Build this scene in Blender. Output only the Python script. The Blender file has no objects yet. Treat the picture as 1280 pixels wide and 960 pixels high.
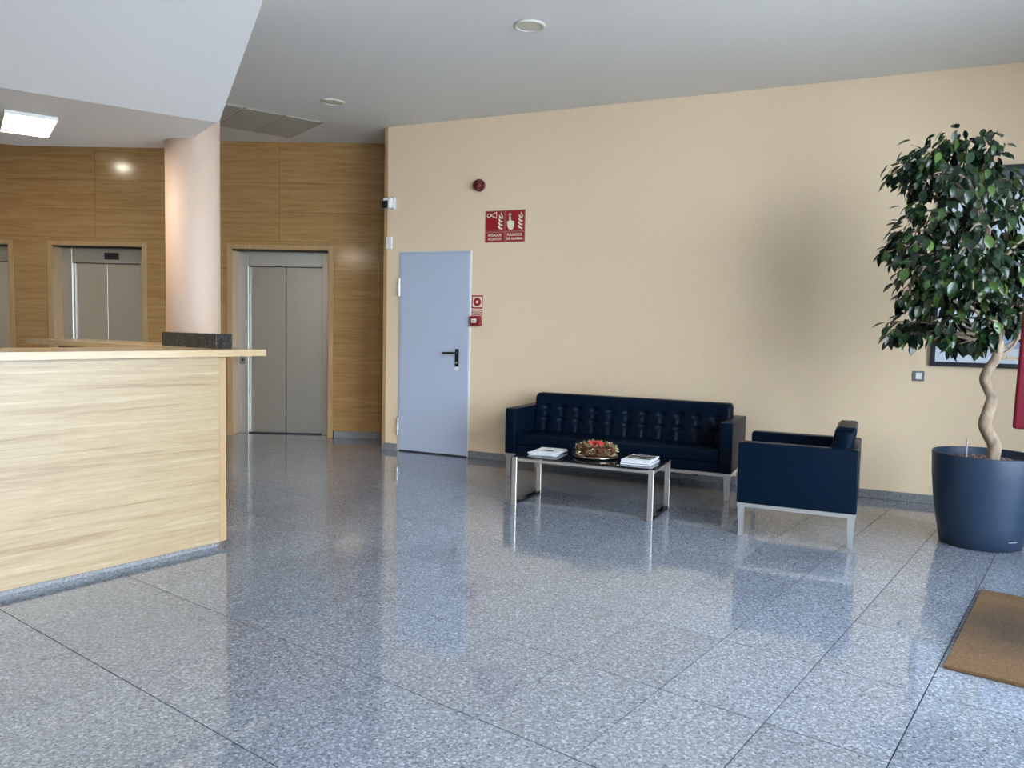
import bpy, bmesh, math, random
from mathutils import Vector, Matrix, Euler
random.seed(7)
S = bpy.context.scene
COL = S.collection
PI = math.pi
H = 1.33

# ------------------------------------------------------------------ camera
cam_d = bpy.data.cameras.new('camera'); cam = bpy.data.objects.new('camera', cam_d); COL.objects.link(cam)
cam_d.sensor_width = 36; cam_d.lens = 36 * 981.95 / 1280; cam_d.clip_start = .05; cam_d.clip_end = 300
_p, _r = 0.07116, 0.02211
cp, sp, cr, sr = math.cos(_p), math.sin(_p), math.cos(_r), math.sin(_r)
rx = [Vector((1, 0, 0)), Vector((0, -sp, -cp)), Vector((0, cp, -sp))]          # right, down, forward
right = cr * rx[0] - sr * rx[1]; down = sr * rx[0] + cr * rx[1]; fwd = rx[2]
M = Matrix.Identity(4)
for i in range(3):
    M[i][0] = right[i]; M[i][1] = -down[i]; M[i][2] = -fwd[i]
M[2][3] = H
cam.matrix_world = M
S.camera = cam

# ------------------------------------------------------------------ light of the place
W = bpy.data.worlds.new('sky'); S.world = W; W.use_nodes = True
bg = W.node_tree.nodes['Background']
bg.inputs['Color'].default_value = (0.74, 0.865, 1.0, 1); bg.inputs['Strength'].default_value = 7.0
S.view_settings.view_transform = 'Standard'; S.view_settings.look = 'None'
S.view_settings.gamma = 1; S.view_settings.use_curve_mapping = False
S.view_settings.exposure = 1.52
TH = math.radians(-36.9166)
DU = Vector((math.cos(TH), math.sin(TH), 0)); DV = Vector((-math.sin(TH), math.cos(TH), 0))
def uv(u, v, z=0): return DU * u + DV * v + Vector((0, 0, z))
FU, FV0, FV1, CZ = 1.8, -5.0, 7.6, 3.395        # glazed entrance front: its plane and extent
BAY = (FV1 - FV0) / 8
GLAZED = ((2, 3), (4, 5), (5, 6), (6.25, 6.68))     # glass bays of the unseen front, picked with the solid ones to balance daylight
for b0, b1 in GLAZED:
    pd = bpy.data.lights.new('daylight_opening', 'AREA'); pd.shape = 'RECTANGLE'; pd.size = (b1 - b0) * BAY; pd.size_y = CZ; pd.cycles.is_portal = True
    po = bpy.data.objects.new('daylight_opening', pd); COL.objects.link(po)
    po.matrix_world = Matrix.Translation(uv(FU + .12, FV0 + BAY * (b0 + b1) / 2, CZ / 2)) @ Matrix(((DV.x, 0, DU.x, 0), (DV.y, 0, DU.y, 0), (0, 1, 0, 0), (0, 0, 0, 1)))

# ------------------------------------------------------------------ materials
MATS = {}
def nodes(name):
    m = bpy.data.materials.new(name); m.use_nodes = True; MATS[name] = m
    nt = m.node_tree; return m, nt, nt.nodes['Principled BSDF']
def mat(name, col, rough=.5, metal=0, spec=None, emit=None, strength=0, coat=0):
    m, nt, b = nodes(name)
    b.inputs['Base Color'].default_value = (*col, 1); b.inputs['Roughness'].default_value = rough; b.inputs['Metallic'].default_value = metal
    if spec is not None: b.inputs['Specular IOR Level'].default_value = spec
    if emit: b.inputs['Emission Color'].default_value = (*emit, 1); b.inputs['Emission Strength'].default_value = strength
    if coat: b.inputs['Coat Weight'].default_value = coat; b.inputs['Coat Roughness'].default_value = .1
    return m
def N(nt, t, **kw):
    n = nt.nodes.new(t)
    for k, v in kw.items(): setattr(n, k, v)
    return n
def L(nt, a, b): nt.links.new(a, b)
def pos(nt, scale=(1, 1, 1), rotz=0):
    g = N(nt, 'ShaderNodeNewGeometry')
    r = N(nt, 'ShaderNodeVectorRotate', rotation_type='Z_AXIS'); r.inputs['Angle'].default_value = rotz
    L(nt, g.outputs['Position'], r.inputs['Vector'])
    m = N(nt, 'ShaderNodeVectorMath', operation='MULTIPLY'); m.inputs[1].default_value = scale
    L(nt, r.outputs[0], m.inputs[0]); return m.outputs[0], g
def noise(nt, vec, scale, detail=2, rough=.5, dist=0):
    n = N(nt, 'ShaderNodeTexNoise'); n.inputs['Scale'].default_value = scale; n.inputs['Detail'].default_value = detail
    n.inputs['Roughness'].default_value = rough; n.inputs['Distortion'].default_value = dist
    L(nt, vec, n.inputs['Vector']); return n.outputs['Fac']
def ramp(nt, fac, stops):
    r = N(nt, 'ShaderNodeValToRGB'); e = r.color_ramp.elements
    while len(e) < len(stops): e.new(.5)
    for i, (p, c) in enumerate(stops): e[i].position = p; e[i].color = (*c, 1)
    L(nt, fac, r.inputs[0]); return r.outputs['Color']
def mix(nt, a, b, fac, blend='MIX'):
    m = N(nt, 'ShaderNodeMix', data_type='RGBA', blend_type=blend)
    for s, v in ((m.inputs[0], fac), (m.inputs[6], a), (m.inputs[7], b)):
        if hasattr(v, 'node'): L(nt, v, s)
        elif isinstance(v, tuple): s.default_value = (*v, 1)
        else: s.default_value = v
    return m.outputs[2]
def bump(nt, b, h, strength, dist=.01):
    n = N(nt, 'ShaderNodeBump'); n.inputs['Strength'].default_value = strength; n.inputs['Distance'].default_value = dist
    L(nt, h, n.inputs['Height']); L(nt, n.outputs[0], b.inputs['Normal'])

def wall_mat(name, col, col2, bumpy=.25):
    m, nt, b = nodes(name); v, _ = pos(nt)
    c = ramp(nt, noise(nt, v, 2.5, 4), [(.3, col2), (.7, col)])
    c = mix(nt, c, tuple(x * .93 for x in col), noise(nt, v, 40, 3), 'MIX')
    L(nt, c, b.inputs['Base Color']); b.inputs['Roughness'].default_value = .62
    bump(nt, b, noise(nt, v, 120, 3), bumpy, .004); return m
wall_mat('cream', (.87, .68, .465), (.855, .665, .45))
wall_mat('white_plaster', (.82, .81, .79), (.80, .79, .775), .08)
wall_mat('dimmed_plaster', (.57, .545, .525), (.555, .53, .515), .08)  # white plaster with weaker light put into its colour, for the bulkhead front
wall_mat('column_paint', (.53, .39, .30), (.51, .375, .285), .5)
MATS['column_paint'].node_tree.nodes['Principled BSDF'].inputs['Roughness'].default_value = .55

def wood(name, stops, rotz, sc=(1, 1, 14), scale=1.5, rough=.35, fine=.12, dist=.6, vertical=False):
    m, nt, b = nodes(name)
    sc = (sc[2], sc[2], sc[0]) if vertical else sc
    v, g = pos(nt, sc, rotz)
    oi = N(nt, 'ShaderNodeObjectInfo')
    add = N(nt, 'ShaderNodeVectorMath', operation='ADD'); L(nt, v, add.inputs[0])
    mul = N(nt, 'ShaderNodeVectorMath', operation='SCALE'); mul.inputs[0].default_value = (3, 0, 37); L(nt, oi.outputs['Random'], mul.inputs['Scale']); L(nt, mul.outputs[0], add.inputs[1])
    big = noise(nt, add.outputs[0], scale, 5, .6, dist)
    c = ramp(nt, big, stops)
    s2 = N(nt, 'ShaderNodeVectorMath', operation='MULTIPLY'); s2.inputs[1].default_value = (6, 6, 8); L(nt, add.outputs[0], s2.inputs[0])
    f = noise(nt, s2.outputs[0], scale * 1.6, 3, .6)
    c = mix(nt, c, ramp(nt, f, [(.35, (.45, .45, .45)), (.6, (1, 1, 1))]), fine * 2.2, 'MULTIPLY')
    L(nt, c, b.inputs['Base Color']); b.inputs['Roughness'].default_value = rough
    bump(nt, b, f, .02, .001); return m
WROT = math.radians(1.55)
wood('wall_wood', [(.28, (.32, .172, .058)), (.5, (.41, .232, .088)), (.72, (.475, .285, .118))], WROT, (1, 1, 15), 1.8, .15)
wood('trim_wood', [(.3, (.40, .24, .105)), (.7, (.50, .325, .16))], WROT, (1, 1, 14), 2, .4, .08, .3, True)
wood('counter_wood', [(.30, (.29, .195, .10)), (.45, (.38, .275, .152)), (.58, (.405, .30, .172)), (.72, (.47, .375, .235))], -TH - PI / 2, (.7, .7, 22), 1.8, .3, .16, .8)
wood('slab_wood', [(.3, (.42, .30, .165)), (.7, (.50, .375, .22))], -TH - PI / 2, (.8, 10, 10), 1.5, .22, .06)
wood('end_wood', [(.3, (.36, .225, .108)), (.7, (.42, .275, .14))], -TH, (1, 1, 14), 2, .4, .06, .3, True)
wood('dark_wood', [(.3, (.16, .05, .02)), (.7, (.24, .09, .04))], -TH, (1, 1, 14), 2, .4)

def granite(name, dark, mid, light, rough, sc=1, vary=.10):
    m, nt, b = nodes(name); v, g = pos(nt)
    vo = N(nt, 'ShaderNodeTexVoronoi'); vo.inputs['Scale'].default_value = 125 * sc; L(nt, v, vo.inputs['Vector'])
    n1 = noise(nt, v, 75 * sc, 3, .65); n2 = noise(nt, v, 190 * sc, 2, .6)
    c = ramp(nt, n1, [(.33, dark), (.45, mid), (.56, mid), (.68, light)])
    bw = N(nt, 'ShaderNodeSeparateColor'); L(nt, vo.outputs['Color'], bw.inputs[0])
    c = mix(nt, c, ramp(nt, bw.outputs[0], [(.0, dark), (.25, mid), (.7, mid), (1, light)]), .5)
    c = mix(nt, c, ramp(nt, n2, [(.35, (.55, .55, .56)), (.6, (1, 1, 1))]), .5, 'MULTIPLY')
    oi = N(nt, 'ShaderNodeObjectInfo')
    k = N(nt, 'ShaderNodeMapRange'); k.inputs[3].default_value = 1 - vary; k.inputs[4].default_value = 1 + vary * .4; L(nt, oi.outputs['Random'], k.inputs[0])
    sc_ = N(nt, 'ShaderNodeVectorMath', operation='SCALE'); L(nt, c, sc_.inputs[0]); L(nt, k.outputs[0], sc_.inputs['Scale'])
    L(nt, sc_.outputs[0], b.inputs['Base Color'])
    b.inputs['Roughness'].default_value = rough; return m
granite('floor_granite', (.026, .033, .048), (.235, .262, .308), (.61, .66, .74), .055)
MATS['floor_granite'].node_tree.nodes['Principled BSDF'].inputs['IOR'].default_value = 2.0
granite('base_granite', (.10, .10, .105), (.24, .243, .25), (.40, .40, .41), .35, 1, .03)
granite('dark_granite', (.010, .009, .009), (.03, .027, .025), (.10, .11, .13), .12, .8, 0)
mat('grout', (.045, .045, .05), .9, spec=.1)
mat('ground', (.58, .58, .57), .9)

def brushed(name, col, rough, vertical=True):
    m, nt, b = nodes(name); v, _ = pos(nt, (220, 220, 1.2) if vertical else (1.5, 1.5, 240))
    n = noise(nt, v, 1, 2)
    b.inputs['Base Color'].default_value = (*col, 1); b.inputs['Metallic'].default_value = 1
    r = N(nt, 'ShaderNodeMapRange'); r.inputs[3].default_value = rough - .06; r.inputs[4].default_value = rough + .1; L(nt, n, r.inputs[0]); L(nt, r.outputs[0], b.inputs['Roughness'])
    bump(nt, b, n, .05, .001); return m
brushed('steel', (.68, .66, .61), .36)
brushed('steel_light', (.66, .645, .60), .46)
mat('chrome', (.90, .885, .85), .36, 1)
mat('call_grey', (.30, .30, .29), .45, .5)
mat('dark_gap', (.02, .02, .02), .6)
mat('door_blue', (.47, .53, .66), .38)
mat('door_frame', (.50, .58, .70), .4)
mat('black_plastic', (.012, .012, .014), .3)
mat('white_plastic', (.82, .82, .80), .35)
mat('zinc', (.72, .73, .74), .35, .8)
mat('red_plastic', (.24, .008, .012), .35)
mat('siren_red', (.115, .006, .008), .35)
mat('red_sign', (.34, .008, .014), .5)
mat('red_sign_border', (.36, .11, .10), .5)
mat('sign_cream', (.86, .80, .62), .5)
mat('crimson', (.12, .004, .014), .4, spec=.3)
mat('lamp_ring', (.62, .59, .53), .5)
mat('lamp_glass', (.68, .66, .55), .35)
mat('grille', (.58, .55, .48), .6)
mat('grille_dark', (.34, .32, .28), .7)
mat('led', (1, 1, 1), .5, emit=(1, .88, .72), strength=26)
mat('spot_on', (1, 1, 1), .5, emit=(1, .93, .78), strength=80)
mat('lens', (.01, .012, .03), .08)
mat('alu', (.55, .56, .57), .35, .6)
mat('switch_grey', (.20, .22, .27), .35, .3)
mat('frame_black', (.018, .02, .03), .35)
mat('poster', (.70, .76, .86), .25)
mat('poster_blue', (.36, .48, .72), .25)
mat('poster_dark', (.10, .12, .13), .25)
mat('poster_yellow', (.75, .52, .10), .3)
mat('paper', (.74, .75, .77), .7, spec=.2)
mat('paper_cover', (.62, .63, .68), .25)
mat('paper_dark', (.07, .06, .065), .8, spec=.1)
mat('paper_blue', (.15, .19, .28), .8, spec=.1)
mat('black_glass', (.006, .007, .010), .05)
mat('tray', (.55, .52, .44), .12, .9)
mat('gold', (.52, .43, .22), .35, .5)
mat('olive', (.15, .155, .07), .5)
mat('cone', (.10, .035, .02), .7, spec=.2)
mat('rose_red', (.72, .05, .06), .5)
mat('pot_plastic', (.022, .042, .080), .45, spec=.35)
mat('pot_mark', (.22, .24, .28), .5)
mat('water_tube', (.34, .36, .38), .25)

m, nt, b = nodes('leather'); v, _ = pos(nt)
b.inputs['Base Color'].default_value = (.002, .0075, .019, 1); b.inputs['Roughness'].default_value = .36; b.inputs['Specular IOR Level'].default_value = .09
bump(nt, b, noise(nt, v, 260, 3), .12, .002)
m, nt, b = nodes('coir'); v, _ = pos(nt)
c = ramp(nt, noise(nt, v, 160, 3, .7), [(.3, (.055, .027, .009)), (.7, (.20, .108, .042))])
dn = N(nt, 'ShaderNodeVectorMath', operation='DISTANCE'); dn.inputs[1].default_value = (2.30, 3.46, 0.016); L(nt, v, dn.inputs[0])      # dark patch with a noise-warped edge
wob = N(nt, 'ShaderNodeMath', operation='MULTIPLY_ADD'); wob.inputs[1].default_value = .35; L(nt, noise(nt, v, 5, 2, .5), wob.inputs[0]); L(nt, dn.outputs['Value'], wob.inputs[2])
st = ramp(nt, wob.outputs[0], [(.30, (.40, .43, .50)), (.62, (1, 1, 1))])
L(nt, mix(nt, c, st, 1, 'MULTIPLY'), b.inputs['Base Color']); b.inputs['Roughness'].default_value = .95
bump(nt, b, noise(nt, v, 300, 2), .6, .004)
m, nt, b = nodes('soil'); v, _ = pos(nt)
L(nt, ramp(nt, noise(nt, v, 60, 3), [(.3, (.06, .035, .03)), (.7, (.30, .20, .17))]), b.inputs['Base Color']); b.inputs['Roughness'].default_value = .9
m, nt, b = nodes('bark'); v, _ = pos(nt, (1, 1, .4))
L(nt, ramp(nt, noise(nt, v, 30, 4), [(.3, (.22, .15, .10)), (.7, (.46, .36, .26))]), b.inputs['Base Color']); b.inputs['Roughness'].default_value = .7
bump(nt, b, noise(nt, v, 60, 3), .4, .005)
m, nt, b = nodes('leaf'); g = N(nt, 'ShaderNodeNewGeometry'); oi = N(nt, 'ShaderNodeObjectInfo')
ad = N(nt, 'ShaderNodeMath', operation='ADD'); L(nt, g.outputs['Random Per Island'], ad.inputs[0]); L(nt, oi.outputs['Random'], ad.inputs[1])
fr = N(nt, 'ShaderNodeMath', operation='FRACT'); L(nt, ad.outputs[0], fr.inputs[0])
L(nt, ramp(nt, fr.outputs[0], [(0, (.005, .016, .008)), (.55, (.010, .030, .013)), (.84, (.022, .055, .018)), (1, (.08, .14, .025))]), b.inputs['Base Color'])
b.inputs['Roughness'].default_value = .27; b.inputs['Subsurface Weight'].default_value = 0
m, nt, b = nodes('pane')
tr = N(nt, 'ShaderNodeBsdfTransparent'); gl = N(nt, 'ShaderNodeBsdfGlossy'); gl.inputs['Roughness'].default_value = .02
fz = N(nt, 'ShaderNodeFresnel'); fz.inputs[0].default_value = 1.3
ms = N(nt, 'ShaderNodeMixShader'); L(nt, fz.outputs[0], ms.inputs[0]); L(nt, tr.outputs[0], ms.inputs[1]); L(nt, gl.outputs[0], ms.inputs[2])
L(nt, ms.outputs[0], nt.nodes['Material Output'].inputs['Surface'])

# ------------------------------------------------------------------ helpers
def mesh_from(name, bm, material, smooth=False):
    me = bpy.data.meshes.new(name); bmesh.ops.recalc_face_normals(bm, faces=bm.faces); bm.to_mesh(me); bm.free()
    if material: me.materials.append(MATS[material])
    if smooth:
        for p in me.polygons: p.use_smooth = True
    return me
def link(name, me, parent=None, loc=(0, 0, 0), rot=(0, 0, 0)):
    o = bpy.data.objects.new(name, me); COL.objects.link(o); o.location = loc; o.rotation_euler = rot
    if parent: o.parent = parent
    return o
def obj(name, bm, material, parent=None, loc=(0, 0, 0), rot=(0, 0, 0), smooth=False):
    return link(name, mesh_from(name, bm, material, smooth), parent, loc, rot)
def box(*dims, bm=None, bevel=0, seg=2):
    """boxes given as x0,x1,y0,y1,z0,z1"""
    bm = bm or bmesh.new()
    x0, x1, y0, y1, z0, z1 = dims
    r = bmesh.ops.create_cube(bm, size=1, matrix=Matrix.Translation(((x0 + x1) / 2, (y0 + y1) / 2, (z0 + z1) / 2)) @ Matrix.Diagonal((x1 - x0, y1 - y0, z1 - z0, 1)))
    if bevel:
        es = list({e for v in r['verts'] for e in v.link_edges})
        bmesh.ops.bevel(bm, geom=es, offset=bevel, segments=seg, profile=.5, affect='EDGES')
    return bm
def cyl(r0, r1, z0, z1, seg=24, bm=None, mtx=Matrix.Identity(4)):
    bm = bm or bmesh.new()
    bmesh.ops.create_cone(bm, cap_ends=True, segments=seg, radius1=r0, radius2=r1, depth=z1 - z0, matrix=mtx @ Matrix.Translation((0, 0, (z0 + z1) / 2)))
    return bm
def lathe(prof, seg=40, bm=None, close=False):
    bm = bm or bmesh.new(); rings = []
    for r, z in prof:
        rings.append([bm.verts.new((r * math.cos(2 * PI * k / seg), r * math.sin(2 * PI * k / seg), z)) for k in range(seg)] if r > 1e-6 else [bm.verts.new((0, 0, z))])
    for a, b_ in zip(rings, rings[1:]):
        for k in range(seg):
            j = (k + 1) % seg
            if len(a) == 1 and len(b_) == 1: continue
            if len(a) == 1: bm.faces.new((a[0], b_[j], b_[k]))
            elif len(b_) == 1: bm.faces.new((a[k], a[j], b_[0]))
            else: bm.faces.new((a[k], a[j], b_[j], b_[k]))
    return bm
def tube(pts, rad, seg=10, bm=None):
    bm = bm or bmesh.new(); rings = []
    pts = [Vector(p) for p in pts]
    for i, p in enumerate(pts):
        d = (pts[min(i + 1, len(pts) - 1)] - pts[max(i - 1, 0)]).normalized()
        a = d.cross(Vector((.31, .95, .02))).normalized(); b_ = d.cross(a)
        r = rad[i] if isinstance(rad, (list, tuple)) else rad
        rings.append([bm.verts.new(p + a * r * math.cos(2 * PI * k / seg) + b_ * r * math.sin(2 * PI * k / seg)) for k in range(seg)])
    for a, b_ in zip(rings, rings[1:]):
        for k in range(seg): bm.faces.new((a[k], a[(k + 1) % seg], b_[(k + 1) % seg], b_[k]))
    bm.faces.new(rings[0][::-1]); bm.faces.new(rings[-1]); return bm
def prism(poly, z0, z1, bm=None):
    bm = bm or bmesh.new()
    lo = [bm.verts.new((x, y, z0)) for x, y in poly]; hi = [bm.verts.new((x, y, z1)) for x, y in poly]
    bm.faces.new(lo[::-1]); bm.faces.new(hi)
    n = len(poly)
    for i in range(n): bm.faces.new((lo[i], lo[(i + 1) % n], hi[(i + 1) % n], hi[i]))
    return bm
def plate(poly, y0, y1, bm=None):
    """polygon in x,z pushed along y"""
    bm = bm or bmesh.new()
    a = [bm.verts.new((x, y0, z)) for x, z in poly]; b_ = [bm.verts.new((x, y1, z)) for x, z in poly]
    bm.faces.new(a); bm.faces.new(b_[::-1]); n = len(poly)
    for i in range(n): bm.faces.new((a[i], b_[i], b_[(i + 1) % n], a[(i + 1) % n]))
    return bm
def empty(name, loc=(0, 0, 0), rz=0):
    o = bpy.data.objects.new(name, None); o.empty_display_size = .1; COL.objects.link(o); o.location = loc; o.rotation_euler = (0, 0, rz); return o
def tag(o, label=None, cat=None, group=None, kind=None):
    if label: o['label'] = label
    if cat: o['category'] = cat
    if group: o['group'] = group
    if kind: o['kind'] = kind
    return o
def struct(o, label=None): return tag(o, label, None, None, 'structure')
def text_obj(name, s, size, material, parent, loc, rot, width=None, thick=.0006):
    cu = bpy.data.curves.new('lettering', 'FONT'); cu.body = s; cu.size = size; cu.align_x = 'CENTER'; cu.align_y = 'CENTER'; cu.extrude = thick; cu.offset = size * .02
    t = bpy.data.objects.new('lettering', cu); COL.objects.link(t)
    dg = bpy.context.evaluated_depsgraph_get(); me = bpy.data.meshes.new_from_object(t.evaluated_get(dg))
    bpy.data.objects.remove(t); bpy.data.curves.remove(cu)
    me.materials.clear(); me.materials.append(MATS[material])
    if width:
        xs = [v.co.x for v in me.vertices]; k = width / max(1e-6, max(xs) - min(xs))
        for v in me.vertices: v.co.x *= k
    return link(name, me, parent, loc, rot)

# ------------------------------------------------------------------ the setting
# floor: grout bed with granite tiles 0.394 x 0.606
SU, SV, U0, V0 = .39388, .60581, -2.82227, 1.40609
ROOM = [(-9, -5.1), (-1.5, -5.1), (6.02, 4.97), (6.02, 9.6), (-9, 9.6)]
floor = struct(obj('floor', prism(ROOM, -.15, -.004), 'grout'), 'polished grey speckled granite tile floor')
tile_bm = box(-SU / 2 + .0023, SU / 2 - .0023, -SV / 2 + .0023, SV / 2 - .0023, -.02, 0)
tile_me = mesh_from('tile', tile_bm, 'floor_granite')
def to_px(P):
    d = Vector(P) - Vector((0, 0, H)); x, y, z = d.dot(right), d.dot(down), d.dot(fwd)
    return (640 + 981.95 * x / z, 480 + 981.95 * y / z) if z > .1 else (-9999, -9999)
CA, CDIR, CNRM = Vector((-1.382, 8.398, 0)), Vector((.9083, -.4183, 0)), Vector((.4183, .9083, 0))
def in_room(P, mrg=.3):
    x, y = P.x, P.y
    if P.dot(DU) > FU + mrg or x < -9.1 or y < -5.2 or y > 9.5: return False
    q = P - CA; s, n = q.dot(CDIR), q.dot(CNRM)
    return not (s > 0 and n > .3 and x > .4)
seen, rest = [], []
for i in range(-32, 32):
    for j in range(-22, 26):
        P = uv(U0 + (i + .5) * SU, V0 + (j + .5) * SV)
        if not in_room(P): continue
        q = P - CA; hid = q.dot(CDIR) > 0 and q.dot(CNRM) > .25
        behind = P.dot(DU) < -4.5 and P.dot(DV) < 2.5
        ok = False
        if not hid and not behind and P.y < 9.6:
            for a in (-.5, 0, .5):
                for b_ in (-.5, 0, .5):
                    px = to_px(P + DU * a * SU + DV * b_ * SV)
                    if -10 < px[0] < 1290 and px[1] < 965 and px[1] > 300: ok = True
        (seen if ok else rest).append(P)
seen.sort(key=lambda P: P.length)
rest += seen[300:]; seen = seen[:300]
for P in seen: link('tile', tile_me, floor, P, (0, 0, TH))
bm = bmesh.new(); rng = random.Random(3)
for P in rest:
    a, b_ = DU * (SU / 2 - .0013), DV * (SV / 2 - .0013)
    bm.faces.new([bm.verts.new(P + q) for q in (-a - b_, a - b_, a + b_, -a + b_)])
tag(obj('floor_tiles', bm, 'floor_granite', floor), kind='stuff')

ground = struct(obj('ground', prism([(-60, -60), (60, -60), (60, 60), (-60, 60)], -.4, -.16), 'ground'), 'paved ground outside the entrance')
ceiling = struct(obj('ceiling', prism(ROOM, CZ, CZ + .2), 'white_plaster'), 'plain white plaster ceiling')

# cream wall: x along the wall, y behind it
WA = math.atan2(CDIR.y, CDIR.x)
wr = struct(obj('wall_right', box(.035, 8.14, 0, .14, 0, CZ), 'cream', None, CA, (0, 0, WA)), 'long cream plaster wall behind the sofa')
struct(obj('trim_1', box(-.006, .035, -.006, .146, 0, CZ, bevel=.003), 'trim_wood', None, CA, (0, 0, WA)), 'narrow wooden edge strip at the corner of the cream wall')
D0, D1 = .222, 1.034          # blue door
bb = struct(empty('baseboard_right', CA, WA), 'low grey granite baseboard along the cream wall')
x = -.004
for a, b_ in ((-.004, D0 - .035), (D1 + .012, 1.95), (1.9505, 2.9), (2.9005, 3.85), (3.8505, 4.8), (4.8005, 5.75), (5.7505, 6.7), (6.7005, 8.1)):
    obj('baseboard_piece', box(a, b_, -.014, -.0005, .0005, .072, bevel=.002, seg=1), 'base_granite', bb)

# elevator wall with its openings: x along, y behind
EA, ER = Vector((-2.267, 9.15, 0)), -math.radians(1.55)
OPEN = [(-4.70, -3.637), (-3.135, -2.057), (-1.020, .124)]     # three openings, local x
OZ = 2.178
bm = bmesh.new()
edges = [-6.7] + [e for o in OPEN for e in o] + [2.6]
for a, b_ in zip(edges[0::2], edges[1::2]): box(a, b_, .018, .14, 0, CZ, bm=bm)
for a, b_ in OPEN: box(a, b_, .018, .14, OZ, CZ, bm=bm)
we = struct(obj('wall_back', bm, 'dark_gap', None, EA, (0, 0, ER)), 'wood veneer panelled wall around the elevators')
rows = [.078]; z = .29
zs = [.078] + [.30 + .3285 * k for k in range(9)] + [CZ - .001]
for k, (z0, z1) in enumerate(zip(zs, zs[1:])):
    g = .0012
    if z1 <= OZ + .05:
        segs = [(-6.7, OPEN[0][0])] + [(OPEN[0][1], OPEN[1][0]), (OPEN[1][1], OPEN[2][0]), (OPEN[2][1], 2.6)]
    elif z0 < OZ:
        segs = [(-6.7, OPEN[0][0]), (OPEN[0][1], OPEN[1][0]), (OPEN[1][1], OPEN[2][0]), (OPEN[2][1], 2.6)]
    else:
        segs = [(-6.7, -4.2), (-4.2, -2.61), (-2.61, -.458), (-.458, 1.0), (1.0, 2.6)]
    for a, b_ in segs:
        obj('panel', box(a + g, b_ - g, 0, .017, z0 + g * .6, z1 - g * .6, bevel=.0012, seg=1), 'wall_wood', we)
    if z0 < OZ < z1:   # fill above openings of this course
        for a, b_ in OPEN: obj('panel', box(a + g, b_ - g, 0, .017, OZ + g, z1 - g * .6, bevel=.0012, seg=1), 'wall_wood', we)
be = struct(empty('baseboard_back', EA, ER), 'low grey granite baseboard along the wood wall')
for a, b_ in ((-6.7, OPEN[0][0] - .07), (OPEN[0][1] + .06, OPEN[1][0] - .05), (OPEN[1][1] + .05, OPEN[2][0] - .05), (OPEN[2][1] + .07, .70), (.703, 2.6)):
    obj('baseboard_piece', box(a, b_, -.012, -.0005, .0005, .077, bevel=.002, seg=1), 'base_granite', be)

def elevator(name, x0, x1, label, display=False, call=False):
    o = struct(empty(name, EA + Vector((math.cos(ER), math.sin(ER), 0)) * x0, ER), label)
    w = x1 - x0; J = .13; R1, R2 = .185, .228; DZ = 1.995
    # wooden casing and lining
    for a, b_ in ((-.045, .004), (w - .004, w + .055)):
        obj('casing', box(a, b_, -.016, -.0003, .0005, OZ + .05, bevel=.002, seg=1), 'trim_wood', o)
    obj('casing', box(.004, w - .004, -.016, -.0003, OZ - .004, OZ + .05, bevel=.002, seg=1), 'trim_wood', o)
    for a, b_ in ((.0005, .012), (w - .012, w - .0005)):
        obj('lining', box(a, b_, 0, R1 + .1, .0005, OZ - .0005), 'trim_wood', o)
    obj('lining', box(.012, w - .012, 0, R1 + .1, OZ - .014, OZ - .001), 'dark_gap', o)
    # steel surround
    for a, b_ in ((.012, J), (w - J, w - .012)):
        j = obj('jamb', box(a, b_, R1, R2 + .02, .0005, OZ - .014, bevel=.003, seg=1), 'steel_light' if a < .1 else 'steel', o)
        if call and a < .1:
            c = obj('call_plate', box(.028, .108, R1 - .006, R1, .83, .935, bevel=.002, seg=1), 'call_grey', j)
            obj('call_button', cyl(.014, .012, 0, .006, 16, mtx=Matrix.Translation((.067, R1 - .006, .882)) @ Matrix.Rotation(PI / 2, 4, 'X')), 'black_plastic', j)
    hd = obj('header', box(J, w - J, R1 + .006, R2 + .02, DZ, OZ - .014, bevel=.003, seg=1), 'steel_light', o)
    if display:
        d = obj('floor_display', box(.52, .70, R1 - .002, R1 + .012, 2.035, 2.115, bevel=.006), 'black_plastic', hd)
    mid = w / 2
    for a, b_ in ((J + .005, mid - .004), (mid + .004, w - J - .005)):
        obj('door_leaf', box(a, b_, R2, R2 + .03, .012, DZ - .008, bevel=.0025, seg=1), 'steel', o)
    obj('sill', box(J, w - J, R2 - .03, R2 + .03, .0005, .0115, bevel=.001, seg=1), 'dark_gap', o)
    obj('shaft_back', box(.0, w, R2 + .035, R2 + .06, .0, OZ), 'dark_gap', o)
elevator('door_2', *OPEN[2], 'wide brushed steel elevator doors in wood casing beside the cream wall', call=True)
elevator('door_3', *OPEN[1], 'brushed steel elevator doors with a dark display, left of the column', display=True)
elevator('door_4', *OPEN[0], 'brushed steel elevator doors cut by the left edge of the picture')

# walls that close the room out of view
struct(obj('wall_left', box(-9.14, -9, -5.1, 9.6, 0, CZ), 'cream'), 'cream wall closing the lobby on the left')
struct(obj('wall_lobby', box(.36, .46, 7.72, 9.1, 0, CZ), 'cream'), 'cream wall ending the elevator lobby')
struct(obj('wall_behind', box(-9, -1.5, -5.24, -5.1, 0, CZ), 'cream'), 'cream wall closing the lobby behind the viewer')
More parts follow.
